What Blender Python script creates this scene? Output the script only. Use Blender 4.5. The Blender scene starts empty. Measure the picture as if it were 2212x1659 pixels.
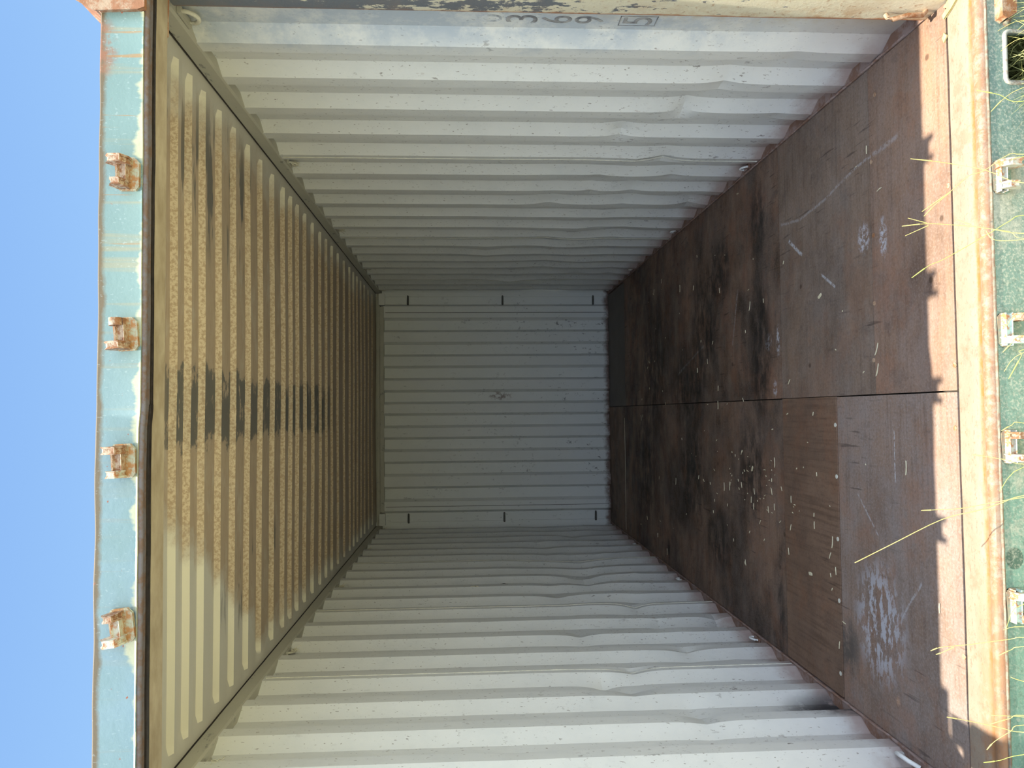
import bpy, bmesh, math, random
from mathutils import Vector, Matrix, noise as mnoise

C = bpy.context.scene
COL = C.collection
random.seed(7)

# ------------------------------------------------------------------ camera (phone held upright: the frame is turned a quarter turn)
cam_d = bpy.data.cameras.new('camera')
cam = bpy.data.objects.new('camera', cam_d); COL.objects.link(cam)
CR = Vector((-0.009264, -0.05475, -0.998457)); CU = Vector((0.999239, -0.038334, -0.007169)); CB = Vector((-0.037882, -0.997764, 0.055063))
cam.matrix_world = Matrix(((CR.x, CU.x, CB.x, -0.0509), (CR.y, CU.y, CB.y, -2.0678), (CR.z, CU.z, CB.z, 1.4292), (0, 0, 0, 1)))
cam_d.sensor_fit = 'HORIZONTAL'; cam_d.sensor_width = 36.0; cam_d.lens = 36.0*1645.8/2212.0
cam_d.clip_start = 0.05; cam_d.clip_end = 500
C.camera = cam

# ------------------------------------------------------------------ sky: clear blue beyond the container, bright cloud added behind the viewer to fill the interior
W = bpy.data.worlds.new('sky'); C.world = W; W.use_nodes = True
nt = W.node_tree; nt.nodes.clear()
def wn(t, **k):
    n = nt.nodes.new(t)
    for a, b in k.items(): setattr(n, a, b)
    return n
geo = wn('ShaderNodeTexCoord'); sep = wn('ShaderNodeSeparateXYZ'); nt.links.new(geo.outputs['Generated'], sep.inputs[0])
elev = wn('ShaderNodeValToRGB'); nt.links.new(sep.outputs['Z'], elev.inputs[0])
cr = elev.color_ramp
cr.elements[0].position = 0.0; cr.elements[0].color = (.46, .68, .98, 1)
cr.elements[1].position = 1.0; cr.elements[1].color = (.16, .34, .80, 1)
e = cr.elements.new(.36); e.color = (.345, .60, .98, 1)
e = cr.elements.new(.60); e.color = (.245, .46, .90, 1)
# added unseen cloud bank that brightens the interior: grows towards -Y
my = wn('ShaderNodeMath', operation='MULTIPLY'); nt.links.new(sep.outputs['Y'], my.inputs[0]); my.inputs[1].default_value = -1
mr = wn('ShaderNodeMapRange', interpolation_type='SMOOTHSTEP'); nt.links.new(my.outputs[0], mr.inputs['Value'])
mr.inputs['From Min'].default_value = -.05; mr.inputs['From Max'].default_value = .55
cn = wn('ShaderNodeTexNoise'); cn.inputs['Scale'].default_value = 2.2; cn.inputs['Detail'].default_value = 4
nt.links.new(geo.outputs['Generated'], cn.inputs['Vector'])
cm = wn('ShaderNodeMapRange'); nt.links.new(cn.outputs[0], cm.inputs['Value'])
cm.inputs['From Min'].default_value = .3; cm.inputs['From Max'].default_value = .6; cm.inputs['To Min'].default_value = .65
mm = wn('ShaderNodeMath', operation='MULTIPLY'); nt.links.new(mr.outputs[0], mm.inputs[0]); nt.links.new(cm.outputs[0], mm.inputs[1])
mix = wn('ShaderNodeMix', data_type='RGBA'); nt.links.new(mm.outputs[0], mix.inputs['Factor'])
nt.links.new(elev.outputs[0], mix.inputs['A']); mix.inputs['B'].default_value = (2.25, 2.68, 3.35, 1)
bg = wn('ShaderNodeBackground'); nt.links.new(mix.outputs['Result'], bg.inputs['Color']); bg.inputs['Strength'].default_value = 1.0
ow = wn('ShaderNodeOutputWorld'); nt.links.new(bg.outputs[0], ow.inputs[0])

# ------------------------------------------------------------------ sun: nearly overhead, a little from the left and behind
sd = bpy.data.lights.new('sun', 'SUN'); sun = bpy.data.objects.new('sun', sd); COL.objects.link(sun)
sd.energy = 14.0; sd.angle = math.radians(0.6); sd.color = (1.0, .92, .76)
sun.rotation_euler = Vector((-.074, -.107, 1)).to_track_quat('Z', 'Y').to_euler()
sun.location = (0, -3, 6)

C.view_settings.view_transform = 'Standard'; C.view_settings.look = 'None'
C.view_settings.gamma = 1; C.view_settings.use_curve_mapping = False
C.view_settings.exposure = 0.0

# ------------------------------------------------------------------ material helpers
class Mat:
    def __init__(s, name, rough=.6, metallic=0., spec=.4):
        s.m = bpy.data.materials.new(name); s.m.use_nodes = True
        s.t = s.m.node_tree; s.t.nodes.clear()
        s.o = s.n('ShaderNodeOutputMaterial'); s.b = s.n('ShaderNodeBsdfPrincipled')
        s.t.links.new(s.b.outputs[0], s.o.inputs[0])
        s.b.inputs['Roughness'].default_value = rough; s.b.inputs['Metallic'].default_value = metallic
        s.b.inputs['Specular IOR Level'].default_value = spec
        s.tc = s.n('ShaderNodeTexCoord')
        s.sp = s.n('ShaderNodeSeparateXYZ'); s.l(s.tc.outputs['Object'], s.sp.inputs[0])
        s.X, s.Y, s.Z = s.sp.outputs
    def n(s, t, **k):
        x = s.t.nodes.new(t)
        for a, b in k.items(): setattr(x, a, b)
        return x
    def l(s, a, b): s.t.links.new(a, b)
    def put(s, sock, v):
        if isinstance(v, (int, float)): sock.default_value = v
        elif isinstance(v, (tuple, list)): sock.default_value = tuple(v) + ((1,) if len(v) == 3 and sock.type == 'RGBA' else ())
        else: s.l(v, sock)
    def noise(s, scale=5, detail=5, rough=.6, st=(1, 1, 1), off=(0, 0, 0), dist=0):
        mp = s.n('ShaderNodeMapping'); s.l(s.tc.outputs['Object'], mp.inputs[0])
        mp.inputs['Scale'].default_value = st; mp.inputs['Location'].default_value = off
        x = s.n('ShaderNodeTexNoise'); s.l(mp.outputs[0], x.inputs['Vector'])
        x.inputs['Scale'].default_value = scale; x.inputs['Detail'].default_value = detail
        x.inputs['Roughness'].default_value = rough; x.inputs['Distortion'].default_value = dist
        return x.outputs[0]
    def rng(s, v, a, b, c=0., d=1., smooth=False):
        x = s.n('ShaderNodeMapRange'); x.interpolation_type = 'SMOOTHSTEP' if smooth else 'LINEAR'
        s.put(x.inputs['Value'], v)
        for k, q in zip(('From Min', 'From Max', 'To Min', 'To Max'), (a, b, c, d)): x.inputs[k].default_value = q
        return x.outputs[0]
    def ma(s, op, a, b=0., c=None):
        x = s.n('ShaderNodeMath', operation=op); s.put(x.inputs[0], a); s.put(x.inputs[1], b)
        if c is not None: s.put(x.inputs[2], c)
        return x.outputs[0]
    def mul(s, *v):
        r = v[0]
        for q in v[1:]: r = s.ma('MULTIPLY', r, q)
        return r
    def mx(s, f, a, b):
        x = s.n('ShaderNodeMix', data_type='RGBA'); s.put(x.inputs['Factor'], f); s.put(x.inputs['A'], a); s.put(x.inputs['B'], b)
        return x.outputs['Result']
    def mmax(s, a, b): return s.ma('MAXIMUM', a, b)
    def band(s, v, a, b, soft=.02):
        return s.mul(s.rng(v, a-soft, a+soft, smooth=True), s.rng(v, b-soft, b+soft, 1, 0, smooth=True))
    def spot(s, c, rad, ax=(0, 1), pw=1.):
        """soft ellipse mask round c in two object axes"""
        v = (s.X, s.Y, s.Z)
        d = [s.ma('POWER', s.ma('ABSOLUTE', s.ma('DIVIDE', s.ma('SUBTRACT', v[a], c[i]), rad[i])), 2.) for i, a in enumerate(ax)]
        return s.rng(s.ma('ADD', d[0], d[1]), 0., 1., 1., 0., smooth=True)
    def bump(s, h, dist=.002, strength=.6):
        x = s.n('ShaderNodeBump'); x.inputs['Distance'].default_value = dist; x.inputs['Strength'].default_value = strength
        s.put(x.inputs['Height'], h); s.l(x.outputs[0], s.b.inputs['Normal'])
    def done(s, col, rough=None):
        s.put(s.b.inputs['Base Color'], col)
        if rough is not None: s.put(s.b.inputs['Roughness'], rough)
        return s.m

def wall_paint(name, side):
    m = Mat(name, rough=.5)
    base = m.mx(m.noise(1.6, 4), (.60, .615, .60), (.68, .69, .665))
    base = m.mx(m.rng(m.noise(7, 6, .7), .45, .75, 0, .35), base, (.50, .53, .53))
    # chips and scratches, more of them low on the wall
    low = m.rng(m.Z, .1, 1.7, 1., .35)
    st = (1, 1, .55) if side else (1, 1, 1)
    f1 = m.rng(m.noise(42, 4, .65, st), .635, .67)
    clump = m.rng(m.noise(3.2, 3, .6, (1, 1, .8), (3, 1, 2)), .47, .66)
    base = m.mx(m.mul(f1, clump, low), base, (.11, .09, .085))
    f5 = m.mul(m.rng(m.noise(60, 4, .7, (1, 1, .6), (5, 5, 5)), .60, .63), m.rng(m.noise(2.6, 3, .6, (1, 1, .7), (8, 3, 2)), .50, .62), m.rng(m.Z, 1.3, .3, .1, 1))
    base = m.mx(m.mul(f5, .7), base, (.20, .17, .17))
    f2 = m.rng(m.noise(120, 2, .5, (1, 1, .5)), .68, .72)
    base = m.mx(m.mul(f2, .8), base, (.22, .2, .18))
    f3 = m.rng(m.noise(24, 6, .75, (1, 1, .35), (7, 0, 0)), .665, .70)
    base = m.mx(m.mul(f3, low, .8), base, (.33, .25, .21))
    # rust and dirt bleeding up from the floor rail
    z2 = m.ma('ADD', m.Z, m.mul(m.ma('SUBTRACT', m.noise(9, 5, .7), .5), .16))
    base = m.mx(m.rng(z2, .0, .13, .9, 0, smooth=True), base, (.27, .17, .135))
    base = m.mx(m.rng(z2, .05, .45, .28, 0, smooth=True), base, (.42, .38, .38))
    if side == 'right':
        # last plate beside the post: blue-grey primer with cream flakes left on it
        y2 = m.ma('ADD', m.Y, m.mul(m.ma('SUBTRACT', m.noise(5, 6, .7), .5), .25))
        prim = m.mul(m.rng(y2, .36, .52, .85, 0, smooth=True), m.rng(m.noise(5.5, 7, .72), .40, .56))
        prim = m.mul(prim, m.rng(m.Z, .35, .8, .25, 1))
        base = m.mx(prim, base, (.37, .43, .50))
        tan_ = m.mul(m.rng(m.Y, .25, .36, .75, 0, smooth=True), m.rng(m.noise(16, 6, .75), .42, .58), m.rng(m.Z, 1.25, .9, 0, 1))
        base = m.mx(tan_, base, (.50, .44, .32))
        tan3 = m.mul(m.rng(m.Y, .22, .55, 1, 0, smooth=True), m.rng(m.Z, .35, .1, 0, .8))
        base = m.mx(tan3, base, (.36, .30, .25))
        rl = m.mul(m.rng(m.Y, .21, .235, 1, 0), m.rng(m.noise(20, 5, .7), .42, .56))
        base = m.mx(m.mul(rl, m.rng(m.Z, 1.7, .9, .3, 1)), base, (.36, .13, .05))
    if side == 'left':
        soot = m.mul(m.spot((.84, .0), (.16, .30), (1, 2)), m.rng(m.noise(8, 6, .7), .32, .52))
        base = m.mx(soot, base, (.03, .03, .034))
    m.bump(m.noise(30, 5, .6), .0015, .5)
    return m.done(base, m.rng(m.noise(12, 4), .3, .7, .42, .62))

def end_paint():
    m = Mat('end_wall_paint', rough=.6)
    base = m.mx(m.noise(2.5, 5), (.62, .64, .62), (.71, .725, .70))
    f1 = m.rng(m.noise(34, 5, .7, (1, 1, .6)), .60, .64)
    cl = m.rng(m.noise(2.8, 3, .6, (1, 1, 1), (4, 1, 2)), .42, .6)
    base = m.mx(m.mul(f1, cl, m.rng(m.Z, 2.0, .2, .25, .95)), base, (.17, .17, .17))
    f2 = m.rng(m.noise(9, 7, .75, (1, 1, .5), (2, 0, 5)), .63, .68)
    base = m.mx(m.mul(f2, .75), base, (.25, .26, .26))
    z2 = m.ma('ADD', m.Z, m.mul(m.ma('SUBTRACT', m.noise(14, 5, .7), .5), .12))
    base = m.mx(m.rng(z2, .0, .07, .95, 0, smooth=True), base, (.14, .08, .06))
    # a big scraped mark in the middle
    sc = m.mul(m.spot((.13, 1.12), (.06, .16), (0, 2)), m.rng(m.noise(22, 5, .7), .48, .56))
    base = m.mx(m.mul(sc, .8), base, (.2, .15, .13))
    m.bump(m.noise(14, 5, .6), .002, .5)
    return m.done(base)

def roof_paint():
    m = Mat('roof_paint', rough=.65)
    clean = m.mx(m.noise(3, 4), (.46, .45, .41), (.53, .515, .47))
    # brown smear of old cargo stain over the middle of the roof, clean beside the rails
    wob = m.mul(m.ma('SUBTRACT', m.noise(4.5, 6, .7), .5), .5)
    edgeL = m.ma('ADD', m.X, wob)
    # left limit of the stain slants: reaches the rail only further in
    lim = m.rng(m.Y, .35, 1.5, -.33, -1.05)
    sL = m.rng(m.ma('SUBTRACT', edgeL, lim), -.06, .08)
    sR = m.rng(edgeL, .93, 1.12, 1, 0)
    fr = m.rng(m.Y, .3, .36, 0, 1)
    stain = m.mul(sL, sR, m.rng(m.noise(9, 6, .75, (.5, 1, 1)), .25, .48, .5, 1))
    brown = m.mx(m.noise(18, 7, .75, (.35, 1.6, 1)), (.29, .215, .15), (.43, .345, .255))
    brown = m.mx(m.rng(m.noise(60, 4, .7, (.2, 2, 1)), .55, .7, 0, .5), brown, (.21, .145, .09))
    base = m.mx(m.mul(stain, .93), clean, brown)
    # risers coloured paler than the flats, and speckled
    gn = m.n('ShaderNodeNewGeometry'); sx = m.n('ShaderNodeSeparateXYZ'); m.l(gn.outputs['Normal'], sx.inputs[0])
    ris = m.rng(m.ma('ABSOLUTE', sx.outputs[1]), .35, .6)
    spk = m.mx(m.rng(m.noise(90, 4, .7), .42, .56), (.36, .27, .18), (.54, .45, .33))
    base = m.mx(m.mul(ris, .9, stain), base, spk)
    base = m.mx(m.mul(ris, m.rng(stain, .0, .5, 1, 0)), base, (.62, .595, .50))
    # bare dark steel patches: a band down the middle and runs beside the right rail
    pn = m.noise(13, 6, .75, (.6, 1.6, 1), (1, 2, 3))
    midw = m.mul(m.band(m.ma('ADD', m.X, m.mul(m.ma('SUBTRACT', m.noise(10, 5, .7), .5), .30)), -.15, .11, .012), m.rng(m.Y, .3, .45), m.rng(m.Y, 2.9, 3.5, 1, 0))
    mid = m.mul(midw, m.rng(pn, .40, .44))
    rt = m.mul(m.spot((.80, .95), (.36, .95)), m.rng(m.noise(3.2, 5, .6, (.55, 3.4, 1), (5, 1, 0)), .52, .56))
    lf = m.mul(m.spot((-.75, 1.5), (.25, .8)), m.rng(m.noise(3.6, 5, .6, (.6, 3, 1), (9, 4, 0)), .58, .61))
    flat = m.rng(ris, 0, .5, 1, .12)
    dark = m.mul(m.mmax(mid, m.mmax(rt, lf)), flat)
    base = m.mx(m.mul(dark, .93), base, (.105, .105, .10))
    red = m.rng(m.noise(15, 6, .75, (.5, 1.6, 1), (8, 8, 1)), .735, .76)
    base = m.mx(m.mul(red, stain), base, (.26, .05, .02))
    m.bump(m.noise(40, 6, .7, (.5, 1, 1)), .002, .6)
    return m.done(base)

def rail_paint():
    m = Mat('rail_paint', rough=.6)
    base = m.mx(m.noise(6, 6, .7, (1, .5, 1)), (.34, .335, .29), (.50, .49, .42))
    d = m.rng(m.noise(16, 7, .75, (1, .4, 1), (3, 3, 0)), .60, .64)
    base = m.mx(m.mul(d, .8), base, (.17, .17, .165))
    m.bump(m.noise(30, 6, .7), .002, .7)
    return m.done(base)

def plywood(name, a, b, dark, stain=.5, grain='x', wear=(.45, .40, .42), wearamt=.0, shift=0., flakes=False):
    m = Mat(name, rough=.7, spec=.14)
    st = (.10, 1, 1) if grain == 'x' else (1, .10, 1)
    st2 = (.04, 1, 1) if grain == 'x' else (1, .04, 1)
    o = (shift, shift*.7, 0)
    base = m.mx(m.noise(9, 6, .65, st, o), a, b)
    base = m.mx(m.rng(m.noise(60, 4, .6, st2, o), .48, .72, 0, .6), base, tuple(c*.45 for c in a))
    s1 = m.rng(m.noise(1.7, 7, .68, (.8, 1, 1), o, .4), .5-.16*stain, .66-.10*stain)
    base = m.mx(m.mul(s1, min(1, stain*1.25)), base, dark)
    s2 = m.rng(m.noise(11, 7, .75, (1, .6, 1), o), .54, .66)
    base = m.mx(m.mul(s2, stain*.8), base, tuple(c*.7 for c in dark))
    if wearamt:
        w = m.rng(m.noise(5, 8, .75, (.7, 1, 1), (o[0]+4, o[1], 0)), .40, .60)
        base = m.mx(m.mul(w, wearamt), base, wear)
        w2 = m.rng(m.noise(120, 3, .7), .50, .62)
        base = m.mx(m.mul(w2, wearamt*.5), base, tuple(min(1, c*1.35) for c in wear))
    rd = m.mul(m.rng(m.noise(4.2, 7, .75, (.8, 1, 1), (o[0]+7, 2, 3)), .50, .62), .34)
    base = m.mx(rd, base, (a[0]*1.35, a[1]*1.05, a[2]*.9))
    gr = m.rng(m.noise(85, 5, .75), .52, .62, 0, .45); base = m.mx(gr, base, tuple(c*.45 for c in b))
    # slanting scrapes
    mp = m.n('ShaderNodeMapping'); m.l(m.tc.outputs['Object'], mp.inputs[0]); mp.inputs['Rotation'].default_value = (0, 0, .55); mp.inputs['Scale'].default_value = (60, 5, 1)
    sc = m.n('ShaderNodeTexNoise'); m.l(mp.outputs[0], sc.inputs['Vector']); sc.inputs['Scale'].default_value = 1; sc.inputs['Detail'].default_value = 4
    base = m.mx(m.mul(m.rng(sc.outputs[0], .62, .68), m.rng(m.noise(2, 3, .5, (1, 1, 1), (3, 3, 3)), .48, .6), .55), base, tuple(c*.5 for c in dark))
    wob = m.noise(6, 3); fine = m.noise(60, 4, .7)
    # pale paint smears
    for (cx, cy, rx, ry) in MARKS:
        base = m.mx(m.mul(m.spot((cx, cy), (rx, ry)), m.rng(m.noise(45, 5, .75), .47, .56), .8), base, (.50, .50, .54))
    for (x0, y0, x1, y1, w, op) in LINES:
        ln = math.hypot(x1-x0, y1-y0); c_, s_ = (x1-x0)/ln, (y1-y0)/ln
        dx_ = m.ma('SUBTRACT', m.X, x0); dy_ = m.ma('SUBTRACT', m.Y, y0)
        u_ = m.ma('ADD', m.mul(dx_, c_), m.mul(dy_, s_)); v_ = m.ma('SUBTRACT', m.mul(dy_, c_), m.mul(dx_, s_))
        v_ = m.ma('ADD', v_, m.mul(m.ma('SUBTRACT', wob, .5), .02))
        k_ = m.mul(m.rng(u_, 0, .01), m.rng(u_, ln, ln-.01), m.rng(m.ma('ABSOLUTE', v_), w*.4, w, 1, 0), m.rng(fine, .40, .52), op)
        base = m.mx(k_, base, (.46, .46, .48))
    if flakes:
        fl = m.mul(m.spot((-.80, .56), (.26, .20)), m.rng(m.noise(24, 6, .72, (.55, 1.2, 1)), .50, .53))
        base = m.mx(m.mul(fl, .85), base, (.40, .40, .44))
        sp_ = m.mul(m.spot((-.95, .80), (.14, .12)), m.rng(m.noise(9, 6, .7), .38, .55))
        base = m.mx(m.mul(sp_, .8), base, (.06, .055, .05))
    for (cx, cy, rx, ry) in DARKS:
        base = m.mx(m.mul(m.spot((cx, cy), (rx, ry)), m.rng(m.noise(13, 7, .78, (.5, 1, 1)), .40, .56), .85), base, (.018, .016, .015))
    # knot and screw holes
    v = m.n('ShaderNodeTexVoronoi'); m.l(m.tc.outputs['Object'], v.inputs['Vector']); v.inputs['Scale'].default_value = 5.5
    base = m.mx(m.mul(m.rng(v.outputs['Distance'], .045, .075, 1, 0), .7), base, (.05, .03, .02))
    m.bump(m.noise(50, 5, .6, st), .0012, .6)
    return m.done(base, m.rng(m.noise(6, 4), .35, .65, .5, .72))
DARKS = [(.45, 2.5, .5, .35), (.1, 2.9, .35, .45), (.75, 2.2, .25, .25), (-.45, 2.8, .45, .4), (-.35, 1.75, .3, .25), (-.8, 2.3, .25, .3), (.25, 1.6, .5, .18), (-.95, 1.42, .30, .05), (-1.08, 3.42, .14, .06), (.9, 1.6, .22, .15), (.3, 3.8, .6, .5), (-.5, 4.1, .6, .5)]
LINES = [(.709, 1.246, .613, 1.109, .010, .9), (.498, .941, .429, .819, .007, .8), (.80, 1.33, .77, 1.13, .008, .35), (.77, 1.13, .80, .86, .008, .35), (.80, .86, .84, .66, .008, .35), (.84, .66, .85, .53, .008, .35), (.85, .53, .86, .36, .012, .3),
         (-.12, .435, -.30, .435, .004, .7), (.2, 3.1, .35, 2.5, .01, .3), (-.6, .30, -.75, .42, .006, .4), (-.35, .7, -.5, .55, .005, .5), (.3, 2.0, .6, 1.9, .012, .3)]
MARKS = [(.57, .60, .07, .05), (.545, .47, .09, .03), (.275, 1.50, .05, .05), (.27, 1.385, .09, .025), (.05, 1.43, .05, .03)]

def simple(name, a, b, scale=20, rough=.6, metallic=0., bump=.001, spec=.4, st=(1, 1, 1)):
    m = Mat(name, rough, metallic, spec)
    if bump: m.bump(m.noise(scale*2, 4), bump, .6)
    return m.done(m.mx(m.rng(m.noise(scale, 5, .65, st), .35, .65), a, b))

def sill_top():
    m = Mat('worn_sill_steel', rough=.6)
    base = m.mx(m.noise(8, 6, .7), (.20, .145, .105), (.31, .25, .19))
    base = m.mx(m.rng(m.noise(70, 4, .7), .62, .68), base, (.30, .14, .08))
    y2 = m.ma('ADD', m.Y, m.mul(m.ma('SUBTRACT', m.noise(5, 6, .7, (1, .1, 1)), .5), .03))
    rust = m.mul(m.band(y2, -.019, -.002, .004), m.rng(m.noise(5, 6, .75), .38, .56, .1, .9), m.rng(m.noise(50, 5, .7), .3, .5, .45, 1))
    base = m.mx(rust, base, (.32, .12, .025))
    rust2 = m.mul(m.band(y2, -.05, -.02, .01), m.rng(m.noise(30, 6, .75), .42, .55), .8)
    base = m.mx(rust2, base, (.24, .10, .04))
    left = m.mul(m.rng(m.X, -.35, -.95, 0, 1), m.rng(y2, .045, .02, 0, 1), m.rng(m.noise(12, 6, .7), .38, .5))
    base = m.mx(m.mul(left, .7), base, (.26, .13, .06))
    pk = m.rng(m.noise(13, 7, .75, (1, 1, 1), (3, 3, 3)), .52, .60); base = m.mx(m.mul(pk, .5), base, (.24, .13, .08))
    sc = m.rng(m.noise(30, 6, .75, (1, 3, 1), (1, 3, 3)), .57, .62); base = m.mx(m.mul(sc, .6), base, (.17, .10, .07))
    m.bump(m.noise(60, 5, .7), .002, .7)
    return m.done(base)

def green_face():
    m = Mat('green_sill_paint', rough=.55)
    g = m.mx(m.noise(5, 5, .6), (.10, .20, .155), (.17, .29, .23))
    g = m.mx(m.rng(m.X, -.5, .5, 0, .45), g, (.17, .20, .18))
    m_ = m.mul(m.spot((-.46, -.05), (.035, .03), (0, 2)), 1.); g = m.mx(m.rng(m_, .1, .3), g, (.05, .10, .075))
    pale = m.rng(m.ma('ADD', m.noise(4.5, 6, .72, (1, 1, 1), (2, 1, 0)), m.rng(m.X, -.9, -.3, -.14, 0)), .50, .60)
    g = m.mx(m.mul(pale, .8), g, (.33, .335, .27))
    sp = m.rng(m.noise(150, 4, .7), .50, .60)
    g = m.mx(m.mul(sp, m.rng(m.X, -.9, .2, .2, .6)), g, (.44, .43, .34))
    dk = m.rng(m.noise(60, 5, .75), .52, .62); g = m.mx(m.mul(dk, .5), g, (.08, .13, .10))
    v = m.n('ShaderNodeTexVoronoi'); m.l(m.tc.outputs['Object'], v.inputs['Vector']); v.inputs['Scale'].default_value = 26
    g = m.mx(m.mul(m.rng(v.outputs['Distance'], .16, .2, 1, 0), m.rng(m.noise(4, 3), .5, .58), m.rng(m.X, -.5, -.7, 0, .8)), g, (.55, .47, .40))
    z2 = m.ma('ADD', m.Z, m.mul(m.ma('SUBTRACT', m.noise(22, 6, .75), .5), .03))
    g = m.mx(m.mul(m.rng(z2, -.022, -.002), m.rng(m.noise(45, 5, .75), .36, .52)), g, (.28, .22, .15))
    m.bump(m.noise(90, 5, .7), .0015, .8)
    return m.done(g)

def teal_face():
    m = Mat('teal_header_paint', rough=.42)
    t = m.mx(m.noise(3.5, 5, .6), (.12, .195, .19), (.165, .25, .245))
    t = m.mx(m.mul(m.rng(m.X, .2, -.2, 0, .55), m.rng(m.noise(7, 5), .3, .6, .4, 1)), t, (.18, .265, .33))  # bluish sky reflection painted into the left half
    # long vertical rust drips
    d = m.rng(m.noise(15, 4, .6, (1.6, 1, .05)), .56, .64)
    t = m.mx(m.mul(d, m.rng(m.X, -.2, .35, .10, .6)), t, (.25, .23, .14))
    d2 = m.mul(m.rng(m.noise(34, 4, .6, (1.6, 1, .05), (4, 0, 0)), .63, .67), m.rng(m.X, 0, .6, .1, .8))
    t = m.mx(d2, t, (.27, .16, .06))
    # cream undercoat creeping up from the bottom edge in waves
    zz = m.ma('ADD', m.Z, m.mul(m.ma('SUBTRACT', m.noise(6.5, 5, .65, (1, 1, .3)), .5), -.15))
    t = m.mx(m.rng(zz, 2.296, 2.306, .9, 0), t, (.39, .395, .27))
    # rusty top edge
    z3 = m.ma('ADD', m.Z, m.mul(m.ma('SUBTRACT', m.noise(9, 6, .7), .5), .035))
    t = m.mx(m.rng(z3, 2.384, 2.396, 0, .95), t, (.12, .085, .04))
    cr_ = m.mul(m.spot((.93, 2.40), (.10, .05), (0, 2)), m.rng(m.noise(25, 6, .7), .4, .55))
    t = m.mx(cr_, t, (.22, .10, .05))
    sp = m.rng(m.noise(55, 4, .6), .70, .73)
    t = m.mx(sp, t, (.25, .08, .04))
    wsp = m.rng(m.noise(120, 2, .5, (1.5, 1, .7)), .66, .70)
    t = m.mx(m.mul(wsp, .22), t, (.38, .45, .45))
    m.bump(m.noise(70, 4, .6), .001, .6)
    return m.done(t)

def post_paint():
    m = Mat('flaking_post_paint', rough=.55)
    n1 = m.noise(24, 7, .74, (1, 1.0, .5), (2, 2, 2))
    cov = m.rng(m.Z, 2.1, .55, -.13, .16)
    k = m.rng(m.ma('ADD', n1, cov), .505, .53)
    base = m.mx(k, (.15, .165, .185), (.66, .62, .48))
    rusty = m.mul(m.rng(m.noise(9, 7, .75), .46, .6), m.rng(m.Z, 1.2, .2, .15, .9))
    base = m.mx(m.mul(rusty, m.rng(m.Y, .12, .21, .25, 1)), base, (.44, .24, .10))
    base = m.mx(m.mul(m.rng(m.noise(60, 5, .7), .58, .66), m.rng(m.Z, 1.4, .6, .1, .7)), base, (.36, .2, .1))
    y2 = m.ma('ADD', m.Y, m.mul(m.ma('SUBTRACT', m.noise(14, 5, .7), .5), .03))
    base = m.mx(m.mul(m.rng(y2, .19, .20), m.rng(m.Z, 1.6, 1.1, .3, 1)), base, (.40, .16, .06))
    m.bump(m.noise(60, 6, .75), .002, .7)
    return m.done(base)

def flaked(name, paint, rust, amt=.5, scale=28):
    m = Mat(name, rough=.65)
    base = m.mx(m.rng(m.noise(scale, 6, .72), .5-.12*amt, .62-.12*amt), paint, m.mx(m.noise(70, 4), rust, tuple(min(1, c*1.5) for c in rust)))
    m.bump(m.noise(90, 5, .7), .002, .8)
    return m.done(base)

M = dict(
    wr=wall_paint('white_wall_paint_right', 'right'), wl=wall_paint('white_wall_paint_left', 'left'), we=end_paint(), roof=roof_paint(),
    rail=rail_paint(), sill=sill_top(), green=green_face(), teal=teal_face(), post=post_paint(),
    ledge=flaked('rusty_floor_ledge', (.30, .22, .195), (.17, .095, .065), .45, 12),
    under=simple('dark_underfloor', (.03, .025, .02), (.06, .05, .04)),
    beige=simple('beige_roof_flange', (.29, .235, .16), (.42, .36, .265), 14, st=(.5, 1, 1)),
    gasket=simple('black_rubber', (.010, .008, .007), (.03, .022, .018), 40, .5),
    lip=flaked('bare_grey_lip', (.13, .12, .135), (.10, .065, .05), .45, 30),
    lug_rust=flaked('rusty_lug', (.40, .31, .23), (.18, .08, .035), .6, 60),
    lug_pale=flaked('pale_lug', (.46, .46, .38), (.30, .13, .06), .25, 40),
    lug_green=flaked('green_white_lug', (.46, .60, .52), (.34, .14, .06), .2, 40),
    lug_base=flaked('lug_base_plate', (.33, .34, .26), (.26, .13, .05), .6, 30),
    ring=simple('painted_ring', (.50, .49, .42), (.66, .65, .56), 40),
    ring_low=simple('painted_ring_low', (.62, .62, .60), (.74, .74, .72), 40),
    fray=simple('frayed_tie', (.55, .53, .42), (.66, .64, .54), 60),
    digit=None, wood=simple('split_wood', (.42, .34, .13), (.50, .43, .20), 30, st=(.3, 2, 1)),
    straw=simple('straw', (.52, .46, .30), (.66, .60, .43), 30, .7),
    stalk=simple('dry_stalk', (.42, .34, .10), (.54, .46, .18), 12, .6), stalk_green=simple('green_stalk', (.28, .34, .07), (.42, .46, .13), 12, .6),
    grass=simple('grass_blade', (.10, .13, .03), (.36, .36, .13), 6, .6),
    ground=None, orange=flaked('orange_rust_casting', (.38, .26, .17), (.20, .085, .035), .5, 26),
    weld=flaked('weld_bead', (.20, .20, .15), (.15, .10, .07), .45, 60), rim=flaked('cutout_rim_paint', (.34, .34, .29), (.2, .16, .12), .3, 60),
    slot=simple('slot_dark', (.05, .05, .045), (.08, .08, .07)),
    doorskin=simple('door_inner_paint', (.58, .58, .54), (.66, .66, .62), 8), castteal=flaked('header_corner_rust', (.36, .26, .18), (.22, .10, .05), .7, 22),
)
m = Mat('faded_digit', .6); M['digit'] = m.done(m.mx(m.rng(m.noise(22, 6, .7), .40, .60), (.13, .135, .15), (.34, .34, .34)))
m = Mat('very_faded_digit', .6); M['digit2'] = m.done(m.mx(m.rng(m.noise(22, 6, .7), .36, .52), (.24, .26, .28), (.55, .58, .6)))
m = Mat('ground_soil_and_grass', .9)
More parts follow.
